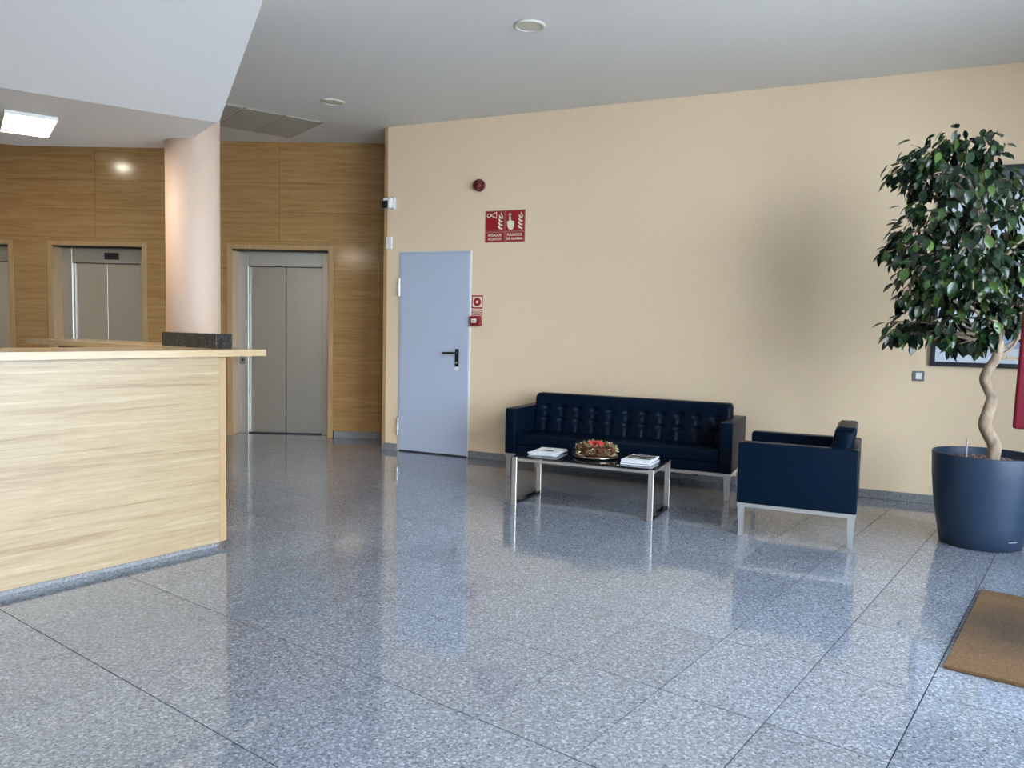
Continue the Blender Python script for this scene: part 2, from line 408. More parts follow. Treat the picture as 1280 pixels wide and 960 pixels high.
# glazed front
gf = struct(empty('window_1', (0, 0, 0), 0), 'glazed entrance front of the lobby with bays blocked to shape daylight')
gf.matrix_world = Matrix.Translation(uv(FU, 0, 0)) @ Matrix.Rotation(TH + PI / 2, 4, 'Z')      # local x = v, local y = -u
for b0, b1 in ((0, 2), (3, 4), (6, 6.25), (6.68, 8)):
    obj('blocking_bay', box(FV0 + BAY * b0 + .031, FV0 + BAY * b1 - .031, -.05, .03, 0, CZ), 'cream', gf)  # unseen wall pieces added to hold back daylight
for k in (0, 2, 3, 4, 5, 6, 6.25, 6.68, 8):
    v = FV0 + BAY * k
    obj('mullion', box(v - .03, v + .03, -.06, .04, 0, CZ, bevel=.004, seg=1), 'alu', gf)
for b0, b1 in GLAZED:
    v, v2 = FV0 + BAY * b0, FV0 + BAY * b1
    for zz in ((0, .06), (2.28, 2.34), (CZ - .06, CZ)): obj('transom', box(v + .03, v2 - .03, -.05, .03, *zz, bevel=.004, seg=1), 'alu', gf)
    for zz in ((.06, 2.28), (2.34, CZ - .06)): obj('glass_pane', box(v + .03, v2 - .03, -.012, -.006, *zz), 'pane', gf)

# dropped bulkhead over the reception
ZS = 2.51
C_, L_ = Vector((-1.772, 4.746, 0)), Vector((-2.655, 4.117, 0))
fd = (C_ - L_).normalized(); far_l = L_ - fd * 2.39
poly = [C_, Vector((-2.30, 5.445, 0)), Vector((-2.425, 5.493, 0)), Vector((-3.414, 5.528, 0)), Vector((-4.5, 5.13, 0)), far_l]
bm = bmesh.new()
lo = [bm.verts.new((p.x, p.y, ZS)) for p in poly]
sh = Vector((fd.y, -fd.x, 0)) * 1.63           # the front rakes up to the ceiling
hi = [bm.verts.new((p.x + (sh.x if k in (0, 5) else 0), p.y + (sh.y if k in (0, 5) else 0), CZ - .001)) for k, p in enumerate(poly)]
bm.faces.new(lo); bm.faces.new(hi[::-1])
for i in range(len(poly)): bm.faces.new((lo[i], hi[i], hi[(i + 1) % 6], lo[(i + 1) % 6]))
struct(obj('trim_2', bm, 'white_plaster'), 'white dropped bulkhead over the reception with a sloping front')
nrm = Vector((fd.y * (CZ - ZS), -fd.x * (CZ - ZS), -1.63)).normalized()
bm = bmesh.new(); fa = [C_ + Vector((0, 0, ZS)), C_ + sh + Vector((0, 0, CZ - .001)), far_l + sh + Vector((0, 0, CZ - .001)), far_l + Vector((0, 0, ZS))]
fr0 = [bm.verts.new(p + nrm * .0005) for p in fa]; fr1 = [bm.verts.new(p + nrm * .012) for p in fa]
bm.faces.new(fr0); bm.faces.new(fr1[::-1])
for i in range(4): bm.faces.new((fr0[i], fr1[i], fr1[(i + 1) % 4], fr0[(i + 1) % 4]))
struct(obj('trim_4', bm, 'dimmed_plaster'), 'sloping plaster skin on the reception bulkhead front, colour dimmed in place of shade')  # added skin: white front darkened in colour to offset strong daylight

# ------------------------------------------------------------------ column
cx, cy = -2.171, 5.35
col = struct(obj('trim_3', lathe([(0, 0), (.172, 0), (.172, CZ), (0, CZ)], 64), 'column_paint', None, (cx, cy, 0), smooth=False), 'round peach plaster column rising behind the reception counter')
for p in col.data.polygons: p.use_smooth = abs(p.normal.z) < .5

# ------------------------------------------------------------------ reception counter (local x = u, local y = v)
ct = empty('reception_counter', (0, 0, 0), TH); tag(ct, 'pale ash reception counter with overhanging wooden top', 'counter')
ZT, ZB = 1.167, 1.13
obj('front_panel', box(-4.11, -4.085, -.6, 2.612, .036, ZB - .0005, bevel=.0015, seg=1), 'counter_wood', ct)
obj('end_panel', box(-4.60, -4.088, 2.614, 2.66, .036, ZB - .0005, bevel=.006), 'end_wood', ct)
obj('plinth', box(-4.6, -4.125, -.6, 2.63, .0005, .0355), 'base_granite', ct)
obj('inner_panel', box(-4.60, -4.58, -.6, 2.612, .036, ZB - .0005), 'dark_wood', ct)
obj('worktop', prism([(-4.03, -.6), (-4.03, 2.89), (-4.62, 2.89), (-4.62, -.6)], ZB, ZT), 'slab_wood', ct)
wing = empty('counter_wing', (0, 0, 0), TH); tag(wing, 'rear counter wing with wooden top running back from the column', 'counter')
obj('worktop', prism([(-4.625, 2.60), (-4.625, 3.04), (-6.66, 3.04), (-6.66, 2.60)], ZB, ZT), 'slab_wood', wing)
obj('wing_panel', box(-6.40, -4.725, 2.72, 3.0, .0005, ZB - .0005), 'dark_wood', wing)
obj('outer_panel', box(-6.40, -4.706, 3.0005, 3.02, .0005, ZB - .0005), 'end_wood', wing)
obj('end_panel', box(-4.7245, -4.706, 2.72, 3.0, .0005, ZB - .0005), 'end_wood', wing)
gb = obj('granite_block', box(-4.85, -4.24, 2.69, 2.80, ZT + .0005, 1.256, bevel=.003), 'dark_granite', None, (0, 0, 0), (0, 0, TH))
tag(gb, 'dark polished granite block on the counter top in front of the column', 'stone block')

# ------------------------------------------------------------------ lamps and grille overhead
def downlight(x, y, label, on=False, z=CZ):
    o = empty('downlight', (x, y, z)); tag(o, label, 'ceiling light', 'round ceiling downlights')
    obj('ring', lathe([(.082, -.004), (.086, -.012), (.100, -.014), (.110, -.008), (.112, -.0005), (.082, -.0005)], 40), 'lamp_ring', o, smooth=True)
    obj('diffuser', lathe([(0, -.006), (.084, -.006), (.084, -.001)], 40), 'spot_on' if on else 'lamp_glass', o)
downlight(.066, 5.531, 'unlit round ceiling downlight nearest the top edge of the picture')
downlight(-1.731, 7.481, 'unlit round ceiling downlight near the ceiling grille')
downlight(-5.42, 7.66, 'lit round downlight mirrored as a glow on the wood wall', True)
pl = empty('led_panel_lamp', (-2.975, 4.868, ZS), math.radians(90 - 54.5)); tag(pl, 'lit square-edged white panel lamp under the reception bulkhead', 'ceiling light')
obj('housing', box(-.134, .134, -.268, .268, -.022, -.0005, bevel=.002, seg=1), 'white_plastic', pl)
obj('diffuser', box(-.126, .126, -.26, .26, -.0235, -.0222), 'led', pl)
# ceiling grille: corner nearest the viewer, runs 53 deg right and -38 deg back
gr = empty('ceiling_grille', (-1.975, 8.206, CZ), math.radians(37.5)); tag(gr, 'grey slatted ventilation grille set in the ceiling by the elevators', 'vent')
obj('grille_frame', box(-1.62, 0, 0, .92, -.006, -.0005), 'grille_dark', gr)
for k in range(4):
    a = -.40 * (k + 1) - .01
    sp_ = obj('grille_section', box(a + .008, a + .392, .012, .908, -.009, -.0062), 'grille', gr)
    for q in range(15):
        xx = a + .02 + q * .0245
        obj('slat', box(xx, xx + .017, .02, .90, -.014, -.0092), 'grille', sp_)

# ------------------------------------------------------------------ blue door
dr = struct(empty('door_1', CA, WA), 'pale blue-grey metal fire door in the cream wall')
obj('door_leaf', box(D0, D1, -.020, -.0008, .014, 2.078, bevel=.003, seg=1), 'door_blue', dr)
for a, b_, z0, z1 in ((D0 - .022, D0 - .002, .0005, 2.098), (D1 + .002, D1 + .016, .0005, 2.098), (D0 - .002, D1 + .002, 2.081, 2.098)):
    obj('door_frame', box(a, b_, -.012, -.0004, z0, z1, bevel=.002, seg=1), 'door_frame' if a < .5 and z0 < 1 else 'white_plastic' if a > 1 else 'door_frame', dr)
obj('threshold_gap', box(D0, D1, -.016, -.0008, .0005, .0135), 'dark_gap', dr)
for hz in (1.73, .26):
    h = obj('hinge', cyl(.013, .013, hz - .09, hz + .09, 14, mtx=Matrix.Translation((D0 - .014, -.026, 0))), 'zinc', dr)
    obj('hinge_knuckle', cyl(.015, .015, hz - .028, hz + .028, 14, mtx=Matrix.Translation((D0 - .014, -.026, 0))), 'white_plastic', h)
hp = obj('handle_plate', box(.888, .930, -.030, -.0205, .925, 1.105, bevel=.004), 'black_plastic', dr)
bm = tube([(.909, -.03, 1.065), (.909, -.075, 1.065), (.895, -.082, 1.065), (.77, -.084, 1.062)], .011, 12)
obj('lever', bm, 'black_plastic', hp, smooth=True)
obj('key_cylinder', cyl(.009, .009, 0, .012, 14, mtx=Matrix.Translation((.909, -.03, .965)) @ Matrix.Rotation(PI / 2, 4, 'X')), 'zinc', hp)
obj('key_rosette', cyl(.024, .022, 0, .006, 20, mtx=Matrix.Translation((.906, -.0205, .905)) @ Matrix.Rotation(PI / 2, 4, 'X')), 'white_plastic', dr)

# ------------------------------------------------------------------ things on the cream wall (local x along, y behind)
def on_wall(name, s, z, label, cat, group=None):
    o = empty(name, CA + CDIR * s + Vector((0, 0, z)), WA); return tag(o, label, cat, group)
RX = (PI / 2, 0, 0)
sr_ = on_wall('alarm_siren', 1.123, 2.734, 'small round dark red alarm siren high on the cream wall', 'siren')
obj('siren_base', lathe([(0, 0), (.060, 0), (.060, .03), (.056, .035), (0, .035)], 32), 'siren_red', sr_, rot=RX)
obj('siren_dome', lathe([(.052, .035), (.050, .06), (.040, .075), (.02, .082), (0, .083)], 32), 'siren_red', sr_, rot=RX, smooth=True)
obj('siren_boss', lathe([(.018, .0), (.018, .088), (0, .089)], 20), 'siren_red', sr_, rot=RX)

sg = on_wall('alarm_sign', 1.408, 2.325, 'red two-part fire alarm sign with hand and flame pictograms', 'sign')
obj('sign_board', box(-.217, .217, -.004, -.0005, -.155, .155), 'red_sign_border', sg)
def flat(name, poly, mat_, y, parent): return obj(name, plate(poly, y - .0008, y), mat_, parent)
def rect(x0, x1, z0, z1): return [(x0, z0), (x1, z0), (x1, z1), (x0, z1)]
for s0 in (-.211, .004):
    flat('sign_field', rect(s0 + .006, s0 + .203, -.045, .147), 'red_sign', -.0042, sg)
    flat('sign_caption', rect(s0 + .006, s0 + .203, -.147, -.062), 'red_sign', -.0042, sg)
    fx = s0 + .155
    for k in range(4):      # flame tongues
        z0 = -.035 + k * .035; w = .05 - k * .002
        flat('flame', [(fx - .022 + .004 * k, z0 + .034), (fx - .004, z0 + .012), (fx + .028, z0 - .0), (fx + .034, z0 + .016), (fx + .012, z0 + .022), (fx - .008, z0 + .044)], 'sign_cream', -.0051, sg)
    flat('flame', [(fx + .008, .118), (fx + .022, .098), (fx + .032, .07), (fx + .034, .10), (fx + .014, .137)], 'sign_cream', -.0051, sg)
hx = -.211
for (a, b_, c_, d_) in ((.016, .056, .094, .100), (.016, .056, .122, .128), (.016, .022, .094, .128), (.050, .056, .094, .128)):
    flat('horn_outline', rect(hx + a, hx + b_, c_, d_), 'sign_cream', -.0051, sg)
flat('horn_outline', [(hx + .058, .118), (hx + .058, .110), (hx + .122, .136), (hx + .122, .144)], 'sign_cream', -.0051, sg)
flat('horn_outline', [(hx + .058, .112), (hx + .058, .104), (hx + .122, .076), (hx + .122, .084)], 'sign_cream', -.0051, sg)
flat('horn_outline', rect(hx + .116, hx + .122, .078, .142), 'sign_cream', -.0051, sg)
hx = .004
flat('hand', [(hx + .02, .045), (hx + .026, -.008), (hx + .045, -.034), (hx + .078, -.034), (hx + .096, -.006), (hx + .098, .045), (hx + .06, .058), (hx + .06, .10), (hx + .042, .10), (hx + .042, .05), (hx + .03, .05)], 'sign_cream', -.0051, sg)
flat('push_button', [(hx + .051 + .022 * math.cos(t * PI / 8), .112 + .022 * math.sin(t * PI / 8)) for t in range(16)], 'red_sign_border', -.0051, sg)
flat('push_button', [(hx + .051 + .009 * math.cos(t * PI / 6), .112 + .009 * math.sin(t * PI / 6)) for t in range(12)], 'sign_cream', -.006, sg)
for (s, xx, zz, w) in (('AVISADOR', -.108, -.085, .15), ('ACUSTICO', -.108, -.123, .15), ('PULSADOR', .108, -.085, .165), ('DE ALARMA', .108, -.123, .175)):
    text_obj('lettering', s, .034, 'sign_cream', sg, (xx, -.0054, zz), RX, w)

pg = on_wall('push_button_sign', 1.118, 1.583, 'small red and white square sign with a round button symbol', 'sign')
obj('sign_board', box(-.062, .062, -.003, -.0005, -.066, .066), 'red_sign', pg)
flat('sign_field', rect(-.050, .050, -.052, .052), 'sign_cream', -.0034, pg)
flat('button_symbol', [(.043 * math.cos(t * PI / 16), .043 * math.sin(t * PI / 16)) for t in range(32)], 'red_sign', -.0043, pg)
flat('button_symbol', [(.014 * math.cos(t * PI / 10), .014 * math.sin(t * PI / 10)) for t in range(20)], 'sign_cream', -.0052, pg)
cs = on_wall('caption_sign', 1.118, 1.477, 'narrow red lettered strip between the button sign and call point', 'sign')
obj('sign_board', box(-.060, .060, -.003, -.0005, -.029, .029), 'red_sign_border', cs)
text_obj('lettering', 'PULSADOR', .026, 'sign_cream', cs, (0, -.0034, .011), RX, .10)
text_obj('lettering', 'DE ALARMA', .026, 'sign_cream', cs, (0, -.0034, -.013), RX, .10)
cpnt = on_wall('fire_call_point', 1.118, 1.392, 'red manual fire call point box beside the blue door', 'call point')
obj('call_box', box(-.055, .055, -.058, -.0005, -.05, .05, bevel=.005), 'red_plastic', cpnt)
obj('press_window', box(-.036, .022, -.0605, -.0585, -.018, .022, bevel=.001, seg=1), 'white_plastic', cpnt)
flat('window_mark', rect(-.026, .012, -.002, .005), 'black_plastic', -.0607, cpnt)

cm = on_wall('security_camera', .085, 2.60, 'small white security camera with dark square face at the wall corner', 'camera')
obj('camera_mount', box(-.03, .06, -.035, -.0005, -.06, .065, bevel=.008), 'white_plastic', cm)
bd = obj('camera_body', box(-.045, .05, -.10, -.0355, -.055, .05, bevel=.014, seg=3), 'white_plastic', cm, rot=(0, 0, 0))
fc = obj('camera_face', box(-.052, .022, -.112, -.1005, -.056, .022, bevel=.006), 'black_plastic', cm)
obj('camera_lens', lathe([(0, .01), (.024, .01), (.027, .004), (.027, 0)], 24), 'lens', fc, (-.016, -.112, -.017), RX, True)
ws = on_wall('wall_sensor', .068, 2.195, 'small white rectangular sensor box left of the blue door', 'sensor')
obj('sensor_body', box(-.033, .033, -.028, -.0005, -.062, .062, bevel=.006), 'white_plastic', ws)
obj('sensor_button', cyl(.012, .011, 0, .003, 16, mtx=Matrix.Translation((0, -.0282, .035)) @ Matrix.Rotation(PI / 2, 4, 'X')), 'paper_cover', ws)
sw = on_wall('light_switch', 5.092, 1.019, 'dark framed light switch with pale rocker under the framed poster', 'switch')
obj('switch_frame', box(-.042, .042, -.009, -.0005, -.040, .040, bevel=.002, seg=1), 'switch_grey', sw)
obj('rocker', box(-.020, .024, -.014, -.0092, -.026, .026, bevel=.002, seg=1), 'white_plastic', sw)

# framed poster
pf = on_wall('framed_poster', 5.165, 1.105, 'large black framed pale blue poster behind the ficus', 'picture')
PW, PH, FW = 1.10, 1.535, .035
for d in ((0, FW, 0, PH), (PW - FW, PW, 0, PH), (FW, PW - FW, 0, FW), (FW, PW - FW, PH - FW, PH)):
    obj('frame_bar', box(d[0], d[1], -.03, -.0005, d[2], d[3], bevel=.002, seg=1), 'frame_black', pf)
obj('poster_sheet', box(FW, PW - FW, -.012, -.001, FW, PH - FW), 'poster', pf)
flat('poster_band', rect(FW, PW - FW, PH - FW - .16, PH - FW), 'poster_dark', -.0122, pf)
flat('poster_band', rect(.45, PW - FW, .15, .42), 'poster_blue', -.0122, pf)
rng = random.Random(5)
xx = .46
while xx < .98:
    w = rng.uniform(.006, .016); flat('poster_lettering', rect(xx, xx + w, .068, .068 + rng.uniform(.018, .032)), 'poster_yellow', -.0124, pf); xx += w + .012

# ------------------------------------------------------------------ sofa and armchair
def cushion_tufted(w, z0, z1, thick, lean, cols, rows_z, bulge=.018):
    nx, nz = cols * 10 + 10, 44
    bm = bmesh.new(); F = []; B = []
    bx = [(-w / 2 + w * (i + .8) / (cols + .6)) for i in range(cols)]
    sp_ = w / (cols + .6)
    for i in range(nx + 1):
        x = -w / 2 + w * i / nx; fr_, br = [], []
        for k in range(nz + 1):
            t = k / nz; z = z0 + (z1 - z0) * t
            ex = min(1, (w / 2 - abs(x)) / .03); ez = min(1, (1 - t) * (z1 - z0) / .03)
            rnd = .020 * ((1 - ex) ** 2 + (1 - ez) ** 2)
            dip = 0
            for b0 in bx:
                dx = abs(x - b0)
                if dx < sp_ * .6:
                    rz = max(rows_z)
                    fall = 1 if z < rz else max(0, 1 - (z - rz) / .07)
                    dip = max(dip, .017 * math.exp(-(dx / .018) ** 2) * fall)
                    for q in rows_z: dip = max(dip, .034 * math.exp(-((dx / .030) ** 2 + ((z - q) / .026) ** 2)))
            y = lean * (z - z0) + rnd + dip
            cz = max(0, .035 - (w / 2 - abs(x))); top = z1 - (.035 - math.sqrt(max(0, .035 ** 2 - cz ** 2)))     # rounded upper corners
            z = min(z, top)
            fr_.append(bm.verts.new((x, y, z))); br.append(bm.verts.new((x, lean * (z - z0) + thick - rnd, z)))
        F.append(fr_); B.append(br)
    for i in range(nx):
        for k in range(nz):
            bm.faces.new((F[i][k], F[i + 1][k], F[i + 1][k + 1], F[i][k + 1])); bm.faces.new((B[i][k], B[i][k + 1], B[i + 1][k + 1], B[i + 1][k]))
        bm.faces.new((F[i][nz], F[i + 1][nz], B[i + 1][nz], B[i][nz])); bm.faces.new((F[i][0], B[i][0], B[i + 1][0], F[i + 1][0]))
    for k in range(nz):
        bm.faces.new((F[0][k], F[0][k + 1], B[0][k + 1], B[0][k])); bm.faces.new((F[nx][k], B[nx][k], B[nx][k + 1], F[nx][k + 1]))
    btn = [(b0, q) for b0 in bx for q in rows_z]
    return bm, btn
def seat(name, w, d, loc, rz, label, cat, cols, zback):
    """origin: middle of the front edge on the floor; x to its left.. right, y to the back"""
    o = empty(name, loc, rz); tag(o, label, cat)
    ZB_, ZA, A = .222, .622, .098
    for s in (-1, 1):
        x0, x1 = (-w / 2, -w / 2 + A) if s < 0 else (w / 2 - A, w / 2)
        arm = obj('arm', box(x0, x1, 0, d, ZB_, ZA, bevel=.012, seg=3), 'leather', o, smooth=True)
        for e in (x0 + .004, x1 - .004):
            obj('piping', tube([(e, .004, ZB_ + .01), (e, .003, ZA - .012), (e, .012, ZA - .003), (e, d - .012, ZA - .003)], .0032, 6), 'leather', arm)
    obj('back_frame', box(-w / 2 + A + .001, w / 2 - A - .001, d - .068, d - .002, ZB_, ZA, bevel=.012, seg=3), 'leather', o, smooth=True)
    obj('base', box(-w / 2 + A + .001, w / 2 - A - .001, .012, d - .07, ZB_, .30, bevel=.006), 'leather', o)
    obj('seat_cushion', box(-w / 2 + A + .003, w / 2 - A - .003, .010, d - (.215 if cols > 5 else .16), .302, .396, bevel=.016, seg=3), 'leather', o, smooth=True)
    bm, btn = cushion_tufted(w - 2 * A + (.02 if cols > 5 else -.006), .34, zback, .13, .18, cols, (.50, .605), )
    y0 = d - (.285 if cols > 5 else .222)
    bc = obj('back_cushion', bm, 'leather', o, (0, y0, 0), smooth=True)
    bme = mesh_from('button', lathe([(0, .010), (.006, .009), (.011, .004), (.012, 0), (0, -.002)], 12), 'leather', True)
    for bx_, bz in btn: link('button', bme, bc, (bx_, .18 * (bz - .34) + .033, bz), RX)
    fr_ = bmesh.new()
    for d4 in ((-w / 2 + .004, w / 2 - .004, .004, .044), (-w / 2 + .004, w / 2 - .004, d - .044, d - .004), (-w / 2 + .004, -w / 2 + .044, .044, d - .044), (w / 2 - .044, w / 2 - .004, .044, d - .044)):
        box(d4[0], d4[1], d4[2], d4[3], .196, .2215, bm=fr_)
    obj('chrome_frame', fr_, 'chrome', o)
    for sx in (-1, 1):
        for ly in (.012, d - .048):
            bm = bmesh.new(); xa = sx * (w / 2 - .034); r = bmesh.ops.create_cube(bm, size=1)
            for v_ in bm.verts:
                k = 1.0 if v_.co.z > 0 else .62
                v_.co = Vector((xa + v_.co.x * .050 * k, ly + .018 + v_.co.y * .044 * k, .001 + (.195 if v_.co.z > 0 else 0)))
            obj('leg', bm, 'chrome', o)
    if cols > 5:
        for bx_ in (.28, .46): obj('bracket', box(w / 2 - bx_ - .02, w / 2 - bx_ + .02, .02, .06, .185, .1955), 'black_plastic', o)
    return o
def wpt(s, n, z=0): return CA + CDIR * s + CNRM * n + Vector((0, 0, z))
seat('sofa', 1.965, .685, wpt(2.81, -.79), WA, 'long black button-tufted leather sofa with chrome legs against the cream wall', 'sofa', 11, .735)
seat('armchair', .70, .725, wpt(3.99, -1.45), WA - PI / 2, 'black leather armchair with chrome legs seen from its side', 'armchair', 3, .752)

# ------------------------------------------------------------------ coffee table
tb = empty('coffee_table', wpt(2.872, -1.475), WA); tag(tb, 'low coffee table with black glass top and square chrome frame', 'table')
tw, td, ht = 1.085, .50, .365
for sx in (-1, 1):
    x0, x1 = (-tw / 2, -tw / 2 + .038) if sx < 0 else (tw / 2 - .038, tw / 2)
    for y0, y1 in ((-td / 2, -td / 2 + .02), (td / 2 - .02, td / 2)): obj('leg', box(x0, x1, y0, y1, .0005, ht - .001, bevel=.0015, seg=1), 'chrome', tb)
    obj('floor_bar', box(x0, x1, -td / 2 + .0205, td / 2 - .0205, .0005, .021, bevel=.0015, seg=1), 'black_glass', tb)
    obj('side_rail', box(x0, x1, -td / 2 + .0205, td / 2 - .0205, ht - .028, ht - .009, bevel=.0015, seg=1), 'chrome', tb)
for y0, y1 in ((-td / 2, -td / 2 + .02), (td / 2 - .02, td / 2)): obj('long_rail', box(-tw / 2 + .0385, tw / 2 - .0385, y0, y1, ht - .028, ht - .009, bevel=.0015, seg=1), 'chrome', tb)
obj('glass_top', box(-tw / 2 + .001, tw / 2 - .001, -td / 2 + .001, td / 2 - .001, ht - .0005, ht + .0075, bevel=.001, seg=1), 'black_glass', tb)
TT = ht + .0080

def magazine(x, y, z, rz, w, d, t, cover, label, pictures=(), group=None):
    o = empty('magazine', wpt(2.872 + x, -1.475 + y, z), WA + rz); tag(o, label, 'magazine', group)
    obj('pages', box(-w / 2 + .002, w / 2 - .002, -d / 2 + .002, d / 2 - .002, .0008, t - .0008), 'paper', o)
    bm = box(-w / 2, w / 2, -d / 2, d / 2, t - .0007, t); box(-w / 2, w / 2, -d / 2, d / 2, .0002, .0007, bm=bm); box(-w / 2 - .0008, -w / 2, -d / 2, d / 2, .0002, t, bm=bm)
    cv = obj('cover', bm, cover, o)
    for (a, b_, c_, d_, m_) in pictures: obj('cover_picture', box(a * w, b_ * w, c_ * d, d_ * d, t + .0001, t + .0004), m_, cv)
magazine(-.36, .01, TT, .12, .215, .285, .007, 'paper_cover', 'bottom magazine of the stack at the left end of the coffee table')
magazine(-.355, .005, TT + .0075, -.06, .21, .28, .009, 'paper', 'middle magazine of the stack at the left end of the coffee table')
magazine(-.345, .0, TT + .017, .05, .205, .275, .006, 'paper', 'white top magazine with a dark picture at the left end of the coffee table', ((-.25, .15, -.2, .1, 'paper_cover'), (-.1, .2, -.12, .05, 'paper_blue')))
magazine(.385, -.03, TT, -.02, .21, .29, .012, 'paper_blue', 'bottom dark blue magazine of the stack at the right end of the coffee table')
magazine(.38, -.02, TT + .0125, .02, .205, .285, .014, 'paper', 'thick white middle magazine of the stack at the right end of the coffee table')
magazine(.382, -.012, TT + .027, -.05, .20, .275, .006, 'paper', 'top magazine with dark striped picture at the right end of the coffee table', ((-.45, .45, -.22, -.04, 'paper_dark'), (-.48, .48, .02, .30, 'paper_dark'), (-.4, .4, .34, .46, 'cone'), (-.45, .3, -.035, .01, 'gold')))

wl = empty('wreath_centrepiece', wpt(2.872 + .03, -1.475 + .02, TT), WA); tag(wl, 'gold and brown wreath with red roses on a round tray on the coffee table', 'centrepiece')
obj('tray', lathe([(0, .003), (.135, .003), (.165, .016), (.172, .018), (.166, .0115), (.137, .0), (0, .0)], 48), 'tray', wl, smooth=True)
rng = random.Random(11)
def leaf_faces(bm, base, d, up, ln, wd, fold=.25, curl=.15):
    d = d.normalized(); sd = d.cross(up)
    if sd.length < 1e-3: sd = Vector((1, 0, 0))
    sd.normalize(); up = sd.cross(d)
    prof = [(0, 0), (.22, .36), (.48, .5), (.74, .34), (1, 0)]
    mid = [bm.verts.new(base + d * ln * t - up * ln * curl * t * t) for t, _ in prof]
    lft = [bm.verts.new(mid[i].co + sd * wd * prof[i][1] + up * wd * prof[i][1] * fold) for i in (1, 2, 3)]
    rgt = [bm.verts.new(mid[i].co - sd * wd * prof[i][1] + up * wd * prof[i][1] * fold) for i in (1, 2, 3)]
    for e, fl in ((lft, 0), (rgt, 1)):
        for f in ((mid[0], mid[1], e[0]), (mid[1], mid[2], e[1], e[0]), (mid[2], mid[3], e[2], e[1]), (mid[3], mid[4], e[2])):
            bm.faces.new(f[::-1] if fl else f)
sprig = {'gold': bmesh.new(), 'olive': bmesh.new()}
for k in range(520):
    a = rng.uniform(0, 2 * PI); t = rng.uniform(0, 2 * PI); R_ = .105 + .040 * math.cos(t)
    p_ = Vector((R_ * math.cos(a), R_ * math.sin(a), .060 + .036 * math.sin(t)))
    out = Vector((math.cos(a) * math.cos(t), math.sin(a) * math.cos(t), math.sin(t))) + Vector([rng.uniform(-.9, .9) for _ in range(3)])
    if p_.z + .034 * out.normalized().z < .02: out.z = abs(out.z) + .2
    leaf_faces(sprig['gold' if rng.random() < .55 else 'olive'], p_, out, Vector([rng.uniform(-1, 1) for _ in range(3)]), rng.uniform(.016, .032), .014)
tag(obj('gold_sprigs', sprig['gold'], 'gold', wl), kind='stuff'); tag(obj('green_sprigs', sprig['olive'], 'olive', wl), kind='stuff')
bm = bmesh.new()
ring = [[None] * 12 for _ in range(32)]
for i in range(32):
    for j in range(12):
        a, t = 2 * PI * i / 32, 2 * PI * j / 12; R_ = .105 + .034 * math.cos(t); ring[i][j] = bm.verts.new((R_ * math.cos(a), R_ * math.sin(a), .054 + .034 * math.sin(t)))
for i in range(32):
    for j in range(12): bm.faces.new((ring[i][j], ring[(i + 1) % 32][j], ring[(i + 1) % 32][(j + 1) % 12], ring[i][(j + 1) % 12]))
obj('wreath_ring', bm, 'cone', wl, smooth=True)
cone_me = mesh_from('pine_cone', lathe([(0, -.022), (.010, -.02), (.020, -.008), (.017, -.004), (.020, .002), (.014, .006), (.016, .011), (.008, .016), (0, .024)], 12), 'cone')
for k in range(9):
    a = 2 * PI * k / 9 + .3; link('pine_cone', cone_me, wl, (.142 * math.cos(a), .142 * math.sin(a), .05 + .015 * (k % 3)), (rng.uniform(-1, 1), rng.uniform(-1, 1), a))
for (x, y, z) in ((-.035, -.03, .098), (.032, -.02, .098), (0, .035, .096)):
    bm = bmesh.new()
    bmesh.ops.create_icosphere(bm, subdivisions=2, radius=.026, matrix=Matrix.Translation((0, 0, .002)))
    for k in range(14):
        a = k * 2.4; r_ = .008 + .0017 * k
        leaf_faces(bm, Vector((r_ * .5 * math.cos(a), r_ * .5 * math.sin(a), -.012)), Vector((math.cos(a) * (.3 + k * .05), math.sin(a) * (.3 + k * .05), 1)), Vector((math.cos(a), math.sin(a), 0)), .042, .038, -.3, -.1)
    obj('rose', bm, 'rose_red', wl, (x, y, z))
obj('candle', cyl(.03, .03, .004, .088, 24), 'rose_red', wl)

# ------------------------------------------------------------------ door mat
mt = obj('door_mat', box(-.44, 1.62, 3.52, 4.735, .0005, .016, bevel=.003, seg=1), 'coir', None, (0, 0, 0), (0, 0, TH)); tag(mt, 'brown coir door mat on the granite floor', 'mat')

# ------------------------------------------------------------------ red board on a post at the right edge
rb = empty('red_display_board', (2.80, 3.60, .0165), math.radians(-25)); tag(rb, 'dark red board on a post at the right edge of the picture', 'sign')
obj('board', box(-.435, .25, -.02, .005, .875, 1.535, bevel=.012, seg=3), 'crimson', rb, (0, 0, 0), (0, math.radians(1.1), 0))
obj('post', box(-.02, .04, .006, .04, .02, 1.45, bevel=.003, seg=1), 'alu', rb)
obj('foot_plate', lathe([(0, 0), (.14, 0), (.14, .012), (.12, .02), (0, .02)], 32), 'alu', rb, (.01, .023, .0005))
obj('board_mark', box(-.39, -.30, -.0216, -.0203, 1.03, 1.044), 'white_plastic', rb, (0, 0, 0), (0, math.radians(1.1), 0))

